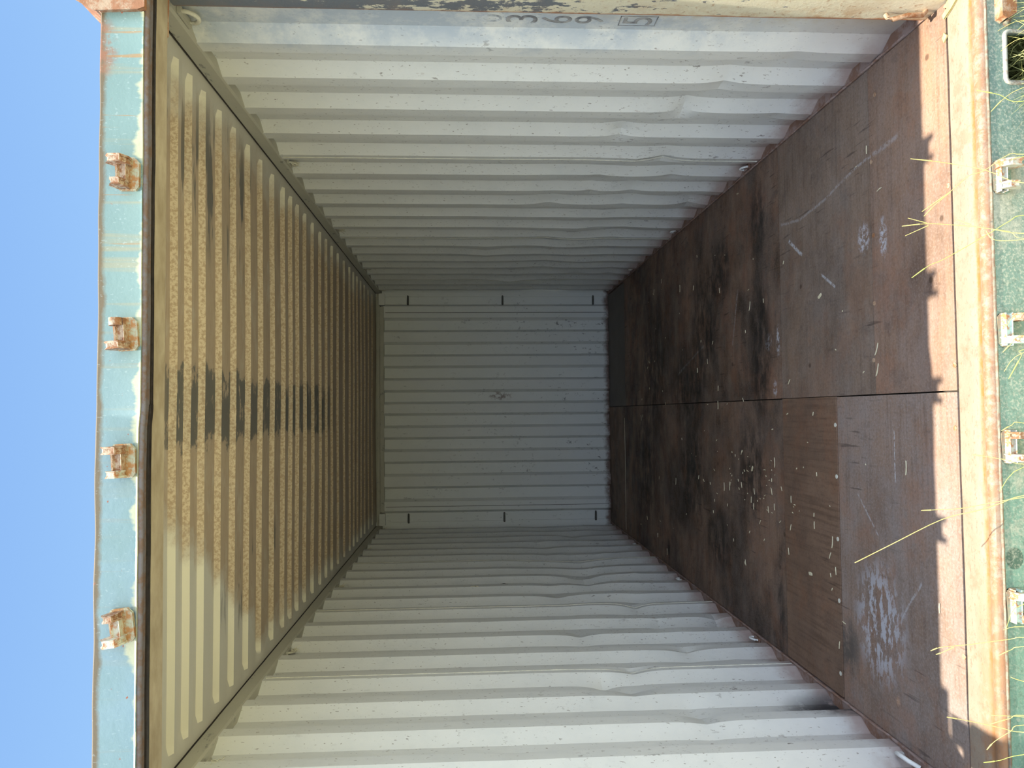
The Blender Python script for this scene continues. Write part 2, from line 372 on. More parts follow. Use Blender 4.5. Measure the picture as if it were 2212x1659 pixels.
gcol = m.mx(m.noise(.8, 6), (.36, .345, .21), (.52, .48, .33)); gcol = m.mx(m.rng(m.noise(14, 6, .7), .5, .7), gcol, (.16, .20, .05)); M['ground'] = m.done(gcol)

RED_A, RED_B = (.20, .125, .095), (.29, .19, .15)
M['p_near'] = plywood('plywood_near_edge', (.22, .13, .085), (.31, .195, .13), (.09, .06, .048), .5, 'x', (.27, .205, .175), .5, 1.)
M['p_left'] = plywood('plywood_near_left', (.21, .135, .095), (.285, .20, .155), (.10, .075, .065), .42, 'x', (.255, .215, .20), .6, 5., True)
M['p_r2'] = plywood('plywood_second_right', (.175, .118, .083), (.25, .175, .13), (.065, .048, .039), .50, 'x', (.27, .225, .20), .35, 9.)
M['p_patch'] = plywood('plywood_patch', (.165, .10, .065), (.215, .14, .10), (.09, .06, .046), .35, 'y', (.3, .25, .22), .0, 3.)
M['p_mid'] = plywood('plywood_middle', (.17, .10, .065), (.26, .17, .12), (.032, .024, .019), .72, 'x', (.30, .24, .215), .26, 12.)
M['p_midr'] = plywood('plywood_middle_right', (.18, .10, .062), (.27, .175, .125), (.034, .025, .019), .74, 'x', (.31, .25, .22), .26, 18.)
M['p_far'] = plywood('plywood_far', (.12, .075, .045), (.17, .11, .07), (.022, .018, .013), .85, 'x', (.2, .15, .12), .0, 25.)
M['p_far2'] = plywood('plywood_far_left_strip', (.19, .125, .085), (.25, .17, .125), (.05, .035, .028), .5, 'x', (.2, .16, .13), .1, 31.)
M['p_grey'] = simple('smooth_grey_sheet', (.115, .095, .08), (.135, .115, .10), 5, .7)

# ------------------------------------------------------------------ mesh helpers
class MB:
    def __init__(s): s.v = []; s.f = []
    def quad(s, a, b, c, d):
        i = len(s.v); s.v += [a, b, c, d]; s.f.append((i, i+1, i+2, i+3))
    def box(s, x0, x1, y0, y1, z0, z1):
        i = len(s.v)
        s.v += [(x, y, z) for x in (x0, x1) for y in (y0, y1) for z in (z0, z1)]
        s.f += [tuple(i+k for k in q) for q in ((0, 1, 3, 2), (4, 6, 7, 5), (0, 4, 5, 1), (2, 3, 7, 6), (0, 2, 6, 4), (1, 5, 7, 3))]
    def prism(s, prof, x0, x1, axis='x', n=1, bend=None):
        """closed profile [(a,b)] swept along an axis"""
        i0 = len(s.v); k = len(prof)
        for j in range(n+1):
            t = x0 + (x1-x0)*j/n
            for a, b in prof:
                p = {'x': (t, a, b), 'y': (a, t, b), 'z': (a, b, t)}[axis]
                s.v.append(bend(p) if bend else p)
        for j in range(n):
            for q in range(k):
                r = (q+1) % k
                s.f.append((i0+j*k+q, i0+j*k+r, i0+(j+1)*k+r, i0+(j+1)*k+q))
        s.f.append(tuple(i0+q for q in range(k))); s.f.append(tuple(i0+n*k+q for q in reversed(range(k))))
    def tube(s, pts, r, seg=8, r2=None, flat=1.):
        pts = [Vector(p) for p in pts]; n = len(pts); i0 = len(s.v)
        up = Vector((0.13, .21, .97)).normalized(); 
        for j, p in enumerate(pts):
            d = (pts[min(j+1, n-1)] - pts[max(j-1, 0)]).normalized()
            a = d.cross(up); 
            if a.length < .05: a = d.cross(Vector((1, 0, 0)))
            a.normalize(); b = d.cross(a)
            rr = r if r2 is None else r + (r2-r)*j/(n-1)
            for q in range(seg):
                w = 2*math.pi*q/seg
                s.v.append(tuple(p + a*math.cos(w)*rr + b*math.sin(w)*rr*flat))
        for j in range(n-1):
            for q in range(seg):
                t = (q+1) % seg
                s.f.append((i0+j*seg+q, i0+j*seg+t, i0+(j+1)*seg+t, i0+(j+1)*seg+q))
        s.f.append(tuple(i0+q for q in reversed(range(seg)))); s.f.append(tuple(i0+(n-1)*seg+q for q in range(seg)))
    def build(s, name, mat, parent=None, sharp=None, bevel=0, loc=None):
        me = bpy.data.meshes.new(name); me.from_pydata(s.v, [], s.f); me.update()
        bm = bmesh.new(); bm.from_mesh(me); bmesh.ops.remove_doubles(bm, verts=bm.verts, dist=1e-6)
        if bevel: bmesh.ops.bevel(bm, geom=[e for e in bm.edges if e.is_manifold and e.calc_face_angle(0) > .5], offset=bevel, segments=2, affect='EDGES', clamp_overlap=True)
        bmesh.ops.recalc_face_normals(bm, faces=bm.faces); bm.to_mesh(me); bm.free()
        me.materials.append(mat)
        if sharp is not None:
            me.polygons.foreach_set('use_smooth', [True]*len(me.polygons)); me.set_sharp_from_angle(angle=math.radians(sharp))
        o = bpy.data.objects.new(name, me); COL.objects.link(o)
        if parent: o.parent = parent
        if loc: o.location = loc
        return o

def tag(o, label=None, cat=None, group=None, kind=None):
    if label: o['label'] = label
    if cat: o['category'] = cat
    if group: o['group'] = group
    if kind: o['kind'] = kind
    return o
def empty(name, loc=(0, 0, 0)):
    o = bpy.data.objects.new(name, None); COL.objects.link(o); o.location = loc; o.empty_display_size = .05
    return o
def copy_tree(o, parent=None):
    c = o.copy(); COL.objects.link(c)
    if parent: c.parent = parent
    for ch in [x for x in bpy.data.objects if x.parent == o]: copy_tree(ch, c)
    return c
def nz(x, y, z, s=1.): return mnoise.noise(Vector((x*s, y*s, z*s)))

L = 5.71; HZ = 2.38; XI, XO = 1.176, 1.212

# ------------------------------------------------------------------ corrugated side walls
def profile_y():
    ys = [(.21, 0), (.379, 0)]          # (Y, inward amount 0 outer .. 1 inner)
    ys += [(.446, 1), (.508, 1), (.568, 0)]
    i = 0
    while True:
        y = .636 + .278*i
        if y > L-.08: break
        ys += [(y, 0)]
        for dy, v in ((.066, 1), (.132, 1), (.200, 0)):
            if y+dy < L-.02: ys.append((y+dy, v))
        i += 1
    last = ys[-1]
    ys += [(L, last[1] if last[1] == 0 else 0)]
    out = []
    for (a, va), (b, vb) in zip(ys, ys[1:]):
        n = 3
        for k in range(n): out.append((a+(b-a)*k/n, va+(vb-va)*k/n))
    out.append(ys[-1]); return out

DR = [(1.235, .755, .05, .05, .020), (.971, .549, .05, .05, .022), (1.565, .484, .06, .07, .022), (2.35, .96, .12, .08, .018), (2.29, .52, .10, .10, .022), (3.08, .40, .12, .12, .02),
      (3.69, 1.30, .15, .12, -.02), (4.88, 1.06, .15, .14, -.02), (.73, .467, .10, .06, .014), (.53, .298, .08, .06, .010), (2.38, .12, .14, .07, .022), (3.3, .9, .12, .10, .015), (4.2, .8, .14, .12, .02), (1.9, .75, .08, .07, .015)]
DL = [(3.09, .659, .14, .09, .03), (1.867, .881, .08, .06, .024), (1.291, .728, .05, .07, .022), (.791, .581, .10, .06, .020), (1.071, .785, .06, .07, .026), (1.559, .414, .06, .07, .022), (3.308, .609, .12, .07, .024),
      (2.06, .093, .08, .05, .03), (.549, 1.274, .05, .12, .010), (2.394, .478, .09, .06, .024), (3.7, .6, .12, .12, .03), (4.4, .8, .12, .12, .026), (2.7, .9, .12, .08, .022), (4.9, .5, .14, .1, .02)]
_r = random.Random(12)
for D_ in (DR, DL):
    for _ in range(30):
        D_.append((_r.uniform(1.0, 5.4), _r.uniform(.12, 1.05), _r.uniform(.025, .07), _r.uniform(.03, .08), _r.choice((-.6, 1, 1))*_r.uniform(.007, .015)))
def dent(y, z, D, sgn):
    s = .0; sy = 0.
    for (a, b, ra, rb, h) in D:
        u = (y-a)/ra; w = (z-b)/rb; g = math.exp(-(abs(u)**1.25+abs(w)**1.25)); s += h*g*1.15; sy += h*.9*g*u
    mid = math.exp(-((z-.72)/.5)**2)*min(1, max(0, (y-.9)/2.4))
    s += .011*mid*nz(y*.9+sgn*5, z*2.0, sgn*3.)*1.6
    s += .005*mid*nz(y*3+sgn*5, z*5.0, sgn*3.)
    sy += .022*mid*nz(y*1.3+sgn*9, z*1.8, 7.1)
    return s, sy
def side_wall(name, sgn, D, mat):
    prof = profile_y(); b = MB(); nzv = 150
    zs = [.0 + (2.345)*k/nzv for k in range(nzv+1)]
    cols = len(prof)
    for th in (0, 1):
        for z in zs:
            for (y, v) in prof:
                dx, dy = dent(y, z, D, sgn)
                fade = min(1, max(0, (2.3-z)/.3))
                x = XO - (XO-XI)*v + dx*fade + th*.003
                b.v.append((sgn*x, y+dy*fade, z))
    n1 = len(zs)*cols
    for th in (0, 1):
        o = th*n1
        for r in range(nzv):
            for c in range(cols-1):
                b.f.append((o+r*cols+c, o+r*cols+c+1, o+(r+1)*cols+c+1, o+(r+1)*cols+c))
    return b.build(name, mat, sharp=13)

wr = side_wall('wall_right', 1, DR, M['wr']); wl = side_wall('wall_left', -1, DL, M['wl'])
tag(wr, 'white corrugated steel side wall at the top of the picture, carrying painted digits', 'wall', kind='structure')
tag(wl, 'white corrugated steel side wall at the bottom of the picture, dented along its lower half', 'wall', kind='structure')
# vertical weld seams where two side sheets meet: a thin raised bead on an inner flat
for (w, sgn, ylist) in ((wr, 1, (1.56, 3.19, 4.86)), (wl, -1, (1.27, 2.40, 3.79))):
    D = DR if sgn > 0 else DL
    for y0 in ylist:
        i = round((y0-.735)/.278); yc = .636+.278*i+.099
        s = MB(); pts = []
        for k in range(61):
            z = .01+2.30*k/60; dx, dy = dent(yc, z, D, sgn); fade = min(1, max(0, (2.3-z)/.3))
            pts.append((sgn*(XI+dx*fade-.0008), yc+dy*fade, z))
        s.tube(pts, .0022, 6); tag(s.build('weld_seam', M['ring'], w, sharp=40), 'pale vertical weld bead joining two wall sheets')
# stencilled digits down the plate beside the post
def digit(txt, z0, z1, y0, y1, mat, label):
    cu = bpy.data.curves.new('painted_digit', 'FONT'); cu.body = txt; cu.size = 1; cu.extrude = .0003; cu.align_x = 'LEFT'
    o = bpy.data.objects.new('painted_digit', cu); COL.objects.link(o); cu.materials.append(mat)
    bpy.context.view_layer.update()
    bb = [Vector(c) for c in o.bound_box]; x0 = min(c.x for c in bb); x1 = max(c.x for c in bb); a0 = min(c.y for c in bb); a1 = max(c.y for c in bb)
    sx = (y1-y0)/(x1-x0); sy = (z1-z0)/(a1-a0)
    # text right -> -Y, text up -> +Z, face -> -X
    o.matrix_world = Matrix(((0, 0, -1, XO-.001), (-sx, 0, 0, y1+x0*sx), (0, sy, 0, z0-a0*sy), (0, 0, 0, 1)))
    me = bpy.data.meshes.new_from_object(o.evaluated_get(bpy.context.evaluated_depsgraph_get()))
    me.transform(o.matrix_world); bpy.data.objects.remove(o)
    q = bpy.data.objects.new('painted_digit', me); COL.objects.link(q); q.parent = wr
    if label: q['label'] = label
    return q
for (t, z0, z1, mt, lb) in (('0', 1.318, 1.387, M['digit2'], 'faded grey digit 0'), ('3', 1.204, 1.306, M['digit'], 'faded grey digit 3'), ('6', 1.093, 1.192, M['digit'], 'faded grey digit 6'),
                            ('9', .990, 1.084, M['digit'], 'faded grey digit 9'), ('5', .832, .926, M['digit'], 'boxed check digit 5')):
    digit(t, z0, z1, .300, .344, mt, lb)
s = MB(); xa, xb = XO-.0016, XO-.0008
for (y0, y1, z0, z1) in ((.2935, .2955, .817, .939), (.3505, .3525, .817, .939), (.2935, .3525, .817, .820), (.2935, .3525, .936, .939)): s.box(xa, xb, y0, y1, z0, z1)
tag(s.build('digit_frame', M['digit'], wr), 'thin dark frame round the digit 5')

# ------------------------------------------------------------------ end wall
xs = [1.047, .909, .788, .662, .539, .421, .298, .175, .057, -.061, -.183, -.301, -.423, -.545, -.671, -.798, -.924, -1.04]
b = MB(); prof = [(1.18, 0.), (1.064, 0.), (1.040, 1.), (.924, 1.)]
st = 1
for x in xs[1:-1]:
    prof += [(x+.015, float(st)), (x-.011, float(1-st))]; st = 1-st
prof += [(-1.026, float(st)), (-1.052, 0.), (-1.18, 0.)]
P2 = []
for (a, va), (c, vc) in zip(prof, prof[1:]):
    n = 3 if abs(a-c) > .05 else 1
    for k in range(n): P2.append((a+(c-a)*k/n, va+(vc-va)*k/n))
P2.append(prof[-1]); nzv = 44
for k in range(nzv+1):
    z = 2.30*k/nzv
    for (x, v) in P2:
        dd = .010*nz(x*1.5, z*1.3, 2.2)*math.sin(math.pi*min(1, z/2.3)) + .004*nz(x*5, z*4, 1.)
        g = .03*math.exp(-((x-0.02)/.05)**2-((z-.03)/.08)**2) - .02*math.exp(-((x-.5)/.05)**2-((z-.15)/.06)**2)
        b.v.append((x, L + .012 - .046*v + dd*.6 + g, z))
w_ = len(P2)
for r in range(nzv):
    for c in range(w_-1): b.f.append((r*w_+c, r*w_+c+1, (r+1)*w_+c+1, (r+1)*w_+c))
we = b.build('wall_back', M['we'], sharp=25)
tag(we, 'closed far end wall of vertical grey-white corrugated steel', 'wall', kind='structure')
s = MB(); s.box(-1.25, 1.25, L+.075, L+.08, -.15, 2.42)  # backing sheet and side blocks added to keep light from leaking in
for sg in (1, -1): s.box(min(sg*1.14, sg*1.25), max(sg*1.14, sg*1.25), L-.004, L+.078, -.15, 2.40)
s.build('end_light_seal', M['we'], we)
# slots burnt through the two corner posts
for sg in (1, -1):
    for zc in (2.055, 1.09, .155):
        s = MB(); s.prism([(sg*1.105+a*.05, zc+c) for a, c in ((-1, -.006), (-.8, -.011), (.8, -.009), (1, -.004), (1, .006), (.8, .009), (-.8, .011), (-1, .006))], L+.0, L+.004, 'y')
        s.v = [(x, y-.010, z) for x, y, z in s.v]
        s.build('lashing_slot', M['slot'], we)
        s = MB(); s.tube([(sg*1.150, L-.012, zc-.012), (sg*1.06, L-.012, zc-.012)], .003, 6); s.build('slot_rim', M['we'], we)
for xz in (.975, -.985):
    s = MB(); s.tube([(xz, L-.036, .02+2.26*k/20) for k in range(21)], .0022, 5); s.build('weld_seam', M['slot'], we)

# ------------------------------------------------------------------ roof
ry = [.459, .582, .717, .896, 1.074, 1.276, 1.474, 1.688, 1.902, 2.066, 2.229, 2.42, 2.635, 2.867, 3.075, 3.284, 3.522, 3.789, 4.059, 4.26, 4.46, 4.683, 4.907, 5.17, 5.447]
cols = [(.10, 0)]
for y in ry: cols += [(y-.098, 0), (y-.088, 1), (y-.012, 1), (y, 0)]
cols.append((L+.02, 0))
xs_ = []
for k in range(49): xs_.append(-1.20+2.40*k/48)
xs_ = sorted(set(xs_ + [1.155, -1.155, 1.125, -1.125, 1.105, -1.105, 1.09, -1.09]))
b = MB()
for th in (0, 1):
    for (y, v) in cols:
        for x in xs_:
            e = min(1, max(0, (1.15-abs(x))/.055)); e = e*e*(3-2*e)
            yy = y + .018*(1-e)*(0 if v < .5 else (1 if (cols.index((y, v)) % 4) == 2 else -1)) + .010*nz(x*1.2, y*2, 5.)*min(1, max(0, y-.3))
            sag = .012*nz(x*.9, y*.7, 1.3)
            b.v.append((x, yy, HZ + .021*v*e + sag*(1-abs(x)/1.2) + th*.003))
w_ = len(xs_); n1 = len(cols)*w_
for th in (0, 1):
    for r in range(len(cols)-1):
        for c in range(w_-1): b.f.append((th*n1+r*w_+c, th*n1+r*w_+c+1, th*n1+(r+1)*w_+c+1, th*n1+(r+1)*w_+c))
roof = b.build('ceiling', M['roof'], sharp=28)
tag(roof, 'ribbed steel roof seen from below, stained brown with dark bare patches', 'ceiling', kind='structure')

# ------------------------------------------------------------------ upper and lower side rails
k_ = 0
for sg, nm in ((1, 'right'), (-1, 'left')):
    k_ += 1
    b = MB()
    def bend(p): return (p[0]+.002*nz(p[1]*2, sg, 0), p[1], p[2]+.002*nz(p[1]*3, sg, 4))
    x0, x1 = XI-.004, 1.235
    prof = [(sg*x0, 2.377), (sg*x0, 2.325), (sg*(x0+.006), 2.317), (sg*x1, 2.317), (sg*x1, 2.377)]
    b.v = []; b.prism(prof, .21, L, 'y', 50, bend)
    r_ = b.build('trim_%d' % k_, M['rail'], sharp=30)
    tag(r_, 'grey box rail along the joint of roof and %s' % ('upper wall, the one with painted digits' if sg > 0 else 'lower wall, the one beside the sooty stain'), 'rail', kind='structure')
    # dark open joint between rail and roof sheet
    s = MB(); s.tube([(sg*(x0-.001), .36+(L-.4)*k/60, HZ-.0035+.0012*nz(k*.9, sg, 0)) for k in range(61)], .0030, 5)
    tag(s.build('open_joint', M['gasket'], r_, sharp=60), 'black open joint')
for sg, nm in ((1, 'right'), (-1, 'left')):
    k_ += 1
    b = MB()
    # ledge the corrugated sheet stands on; its inner lip is dented and caulked
    pr = [(sg*1.166, -.03), (sg*1.166, .004), (sg*1.19, .004), (sg*1.235, .003), (sg*1.235, -.10), (sg*1.22, -.10)]
    b.prism(pr, .09, L, 'y', 60, lambda p: (p[0], p[1], p[2]+(.004*nz(p[1]*7, sg, 2) if p[2] > 0 else 0)))
    r_ = b.build('trim_%d' % k_, M['ledge'], sharp=30)
    tag(r_, 'rusty brown ledge between the plywood floor and the foot of the %s wall' % ('digit-painted' if sg > 0 else 'sooty'), 'rail', kind='structure')
    # crumbling caulk line
    s = MB(); pts = [(sg*(1.168+.003*nz(k*.7, 3, sg)), .30+(L-.4)*k/150, .006+.003*nz(k*.9, 1, sg)) for k in range(151)]
    s.tube(pts, .0045, 6); s.build('caulk_line', M['ledge'], r_, sharp=60)

# ------------------------------------------------------------------ front-end top beam with its two corner blocks
k_ += 1
b = MB(); b.box(-1.035, 1.035, L-.045, L+.03, 2.295, 2.335); b.box(-1.17, 1.17, L-.02, L+.03, 2.335, 2.372); b.box(-1.24, 1.24, L+.002, L+.076, 2.34, 2.43)
tb = b.build('trim_%d' % k_, M['rail'], bevel=.003)
tag(tb, 'narrow beam across the top of the far end wall', 'beam', kind='structure')
for sg in (1, -1):
    s = MB(); s.box(min(sg*1.05, sg*1.168), max(sg*1.05, sg*1.168), L-.06, L+.01, 2.285, 2.345); s.build('corner_block', M['wl'], tb, bevel=.003)

# ------------------------------------------------------------------ floor: plywood sheets, each with its own wear
fb = MB(); fb.box(-1.165, 1.165, .09, L, -.06, -.022)
floor = fb.build('floor', M['under'])
tag(floor, 'worn plywood floor, pinkish near the doorway and nearly black at the far end', 'floor', kind='structure')
def sheet(x0, x1, y0, y1, mat, label, zt=0., gap=.0015, warp=.0):
    s = MB(); nx = 8; ny = max(2, int((y1-y0)/.15))
    g = gap
    X0, X1, Y0, Y1 = x0+g, x1-g, y0+g, y1-g
    for k in range(ny+1):
        for i in range(nx+1):
            x = X0+(X1-X0)*i/nx; y = Y0+(Y1-Y0)*k/ny
            s.v.append((x, y, zt+warp*nz(x*1.3, y*1.3, 9)))
    for k in range(ny):
        for i in range(nx):
            a = k*(nx+1)+i; s.f.append((a, a+1, a+nx+2, a+nx+1))
    ring = [i for i in range(nx+1)] + [k*(nx+1)+nx for k in range(1, ny+1)] + [ny*(nx+1)+i for i in reversed(range(nx))] + [k*(nx+1) for k in reversed(range(1, ny))]
    o0 = len(s.v)
    for i in ring: s.v.append((s.v[i][0], s.v[i][1], -.022))
    for j in range(len(ring)):
        q = (j+1) % len(ring); s.f.append((ring[j], o0+j, o0+q, ring[q]))
    return tag(s.build('plywood_sheet', mat, floor, sharp=30), label)
sheet(.002, 1.165, .094, .545, M['p_near'], 'pale worn plywood sheet beside the post')
sheet(.002, 1.165, .545, 1.345, M['p_r2'], 'brown plywood sheet with white paint smears')
sheet(.002, 1.165, 1.345, 3.37, M['p_midr'], 'dark stained plywood sheet')
sheet(.002, 1.165, 3.37, 4.88, M['p_midr'], 'blackened plywood sheet', 0)
sheet(.002, 1.150, 4.88, 5.70, M['p_grey'], 'smooth plain grey sheet', .001)
sheet(-1.165, .0, .094, .832, M['p_left'], 'pinkish worn plywood sheet with pale scuffs')
pt = sheet(-1.160, .003, .836, 1.348, M['p_patch'], 'smooth brown replacement sheet, grain running inward', .002, .002)
sheet(-1.165, .0, 1.352, 3.40, M['p_mid'], 'dark stained plywood sheet with straw bits')
sheet(-1.165, .0, 3.40, 4.93, M['p_mid'], 'blackened plywood sheet')
sheet(-1.165, .0, 4.94, 5.70, M['p_far2'], 'dark brown end sheet behind a pale crack')
s = MB()
for k in range(34):
    x = -.12-1.0*k/33; w = .004+.004*abs(nz(k*1.7, 0, 0)); s.box(x-.016, x+.013, 4.935-w*.5, 4.935+w*.5, -.004, .0015)
tag(s.build('crack_filler', M['straw'], floor), 'pale broken filler line')
for (x, y) in ((-.11, .845), (-.311, .845), (-.554, .848), (-.792, .849), (-1.072, .852)):
    s = MB(); s.tube([(x, y, .001), (x, y, .0035)], .0085, 12); tag(s.build('screw', M['ring'], pt, sharp=40), 'pale round screw head')
for (x, y) in ((.828, .533), (.565, .531), (.324, .537), (.124, .551), (.614, .104), (.078, .101), (-.108, .108), (-.771, .1), (1.055, .497)):
    s = MB(); s.tube([(x, y, -.001), (x, y, .0018)], .008, 12); tag(s.build('screw', M['orange'], floor, sharp=40), 'rusty screw head')

# ------------------------------------------------------------------ door header
k_ += 1
hd = empty('trim_%d' % k_); hd['kind'] = 'structure'
tag(hd, 'pale teal steel beam over the doorway, rusty edged, with lock keepers on it', 'door header', kind='structure')
def hbend(p):
    x, y, z = p
    d = .010*max(0, min(1, (-.03-x)/.05))           # the lower edge is pushed forward left of the middle
    e = .004*nz(x*2.2, 0, 1.1) + .0025*nz(x*9, z*9, 0)
    t = .003*nz(x*7, 3, 0) if z > 2.39 else 0
    return (x, y - (d+e)*(1 if z < 2.30 else .3), z + t + .002*nz(x*3, 1, 8))
b = MB(); b.prism([(-.022, 2.292), (-.020, 2.300), (-.020, 2.402), (-.012, 2.408), (.10, 2.408), (.10, 2.292)], -1.2, 1.03, 'x', 110, hbend)
b.build('front_plate', M['teal'], hd, sharp=30)
b = MB(); b.tube([hbend((1.165-2.33*k/110, -.0085, 2.2895)) for k in range(111)], .0085, 10); tag(b.build('bottom_lip', M['lip'], hd, sharp=50), 'bare grey rounded lip')
b = MB()
b.prism([(.000, 2.300), (.000, 2.286), (.018, 2.284), (.018, 2.300)], -1.165, 1.165, 'x', 60, hbend); tag(b.build('gutter', M['lip'], hd, sharp=40), 'dull steel channel')
b = MB(); b.prism([(.014, 2.291), (.014, 2.2785), (.028, 2.2780), (.030, 2.291)], -1.165, -.02, 'x', 60, hbend); tag(b.build('rubber_seal', M['gasket'], hd, sharp=40), 'thick black rubber seal')
b = MB(); b.prism([(.021, 2.291), (.021, 2.2790), (.028, 2.2788), (.029, 2.291)], -.02, 1.165, 'x', 60, hbend); tag(b.build('rubber_seal', M['gasket'], hd, sharp=40), 'thin black rubber seal')
b = MB(); b.prism([(.028, 2.300), (.028, 2.281), (.104, 2.279), (.104, 2.39), (.098, 2.39)], -1.175, 1.172, 'x', 60, lambda p: (p[0], p[1]+.001*nz(p[0]*5, 0, 0), p[2])); tag(b.build('inner_flange', M['beige'], hd, sharp=40), 'beige painted underside strip')
b = MB(); b.prism([(1.03, 2.30), (1.035, 2.287), (1.24, 2.287), (1.24, 2.47), (1.05, 2.455), (1.025, 2.41)], -.045, .12, 'y')
tag(b.build('corner_casting', M['castteal'], hd, bevel=.006, sharp=30), 'rusty orange corner casting')
b = MB(); b.box(-1.24, -1.2, -.03, .12, 2.285, 2.46); b.build('corner_casting', M['castteal'], hd, bevel=.004)
b = MB(); b.prism([(-.065, 2.295), (-.065, 2.345), (-.02, 2.375), (-.02, 2.292)], -1.2, -1.068, 'x'); b.build('hinge_gusset', M['teal'], hd)

# ------------------------------------------------------------------ door sill
k_ += 1
sl = empty('trim_%d' % k_); tag(sl, 'steel threshold in front of the plywood, cream and rust on top with a green front face', 'door sill', kind='structure')
b = MB()
pr = [(.088, -.05), (.088, -.001), (.040, .0005), (.004, .0005), (-.004, -.0035), (-.016, -.0035), (-.024, .0005), (-.036, -.0005), (-.044, -.006), (-.048, -.016), (-.048, -.05)]
b.prism(pr, -1.25, 1.175, 'x', 90, lambda p: (p[0], p[1]+.002*nz(p[0]*4, 0, 3)*(1 if p[1] < 0 else 0), p[2]+.0015*nz(p[0]*6, p[1]*20, 1)*(1 if p[2] > -.03 else 0)))
tag(b.build('tread_plate', M['sill'], sl, sharp=35), 'cream and rust worn tread with a groove')
b = MB(); F0, F1 = -.0515, -.0495
HO = [(.858, 1.004), (-1.0, -.852)]
zt, zh, zl, zb = -.018, -.071, -.150, -.19
b.box(-1.25, 1.25, F0, F1, zh, zt)
b.box(-.852, .858, F0, F1, zl, zh); b.box(1.004, 1.25, F0, F1, zl, zh); b.box(-1.25, -1.0, F0, F1, zl, zh)
b.box(-1.25, 1.25, F0, F1, zb, zl)
b.box(-.85, .85, F1, .06, zb, zb+.004)
tag(b.build('front_face', M['green'], sl), 'green painted front face, weathered')
b = MB(); b.tube([(1.25-2.5*k/120, -.050+.001*nz(k*.8, 0, 0), -.020+.0012*nz(k*.6, 2, 0)) for k in range(121)], .0042, 6); tag(b.build('weld_bead', M['weld'], sl, sharp=60), 'rough weld line')
for (x0, x1) in HO:
    b = MB()
    r = .014; pts = []
    for cx, cz, a0 in ((x1-r, zh-r, 0), (x0+r, zh-r, 90), (x0+r, zl+r, 180), (x1-r, zl+r, 270)):
        for k in range(5):
            a = math.radians(a0+90*k/4); pts.append((cx+r*math.cos(a)*1.0, F0-.002, cz+r*math.sin(a)))
    pts.append(pts[0]); b.tube(pts, .0065, 8)
    tag(b.build('cutout_rim', M['rim'], sl, sharp=60), 'pale rounded rim of the rectangular opening')
    b = MB()
    for (a, c, d, e) in ((x0-.004, x0, zl, zh), (x1, x1+.004, zl, zh), (x0, x1, zh, zh+.004), (x0, x1, zl-.004, zl)): b.box(a, c, F1, -.03, d, e)
    b.build('cutout_lining', M['green'], sl)
b = MB(); b.prism([(1.035, -.048), (1.028, -.060), (1.043, -.083), (1.25, -.092), (1.25, -.046)], -.085, -.05, 'y')
tag(b.build('corner_casting', M['orange'], sl, bevel=.003, sharp=30), 'orange rusty corner casting')
b = MB(); b.tube([(1.02, -.058, -.072), (1.035, -.060, -.080), (1.06, -.062, -.092), (1.25, -.062, -.098)], .008, 8); b.build('weld_bead', M['weld'], sl, sharp=60)
b = MB(); b.prism([(-1.25, -.040), (-1.25, -.19), (-1.03, -.19), (-1.03, -.045)], -.085, -.052, 'y'); b.build('corner_casting', M['orange'], sl, bevel=.003)

# ------------------------------------------------------------------ rear posts
for sg in (1, -1):
    k_ += 1
    b = MB()
    xi = 1.165 if sg > 0 else 1.172
    pr = [(sg*xi, -.03), (sg*(xi-.002), .05), (sg*xi, .195), (sg*(xi+.004), .207), (sg*1.222, .211), (sg*1.222, .2145), (sg*1.25, .2145), (sg*1.25, -.03)]
    b.prism(pr, -.03, 2.30, 'z', 40, lambda p: (p[0]+.0015*nz(p[2]*3, p[1]*5, 0), p[1], p[2]))
    po = b.build('trim_%d' % k_, M['post'], sharp=30)
    tag(po, ('flaking cream and grey post along the top of the picture, beside the digits' if sg > 0 else 'steel post on the side of the sooty wall'), 'post', kind='structure')

# ------------------------------------------------------------------ open left door, swung out square to the front
dr = MB()
dr.box(-1.175, -1.115, -1.28, -.155, .02, 2.262)
door = dr.build('door_1', M['doorskin'], bevel=.004)
tag(door, 'open steel door leaf swung out beside the doorway', 'door', kind='structure')
for z in (.16, .7, 1.6, 2.1):
    s = MB(); s.box(-1.20, -1.12, -.16, -.055, z-.045, z+.045); s.build('hinge', M['teal'], door, bevel=.004)
for y in (-.35, -.95):
    s = MB(); s.tube([(-1.195, y, -.02), (-1.195, y, 2.34)], .017, 10); s.build('locking_bar', M['lip'], door, sharp=40)

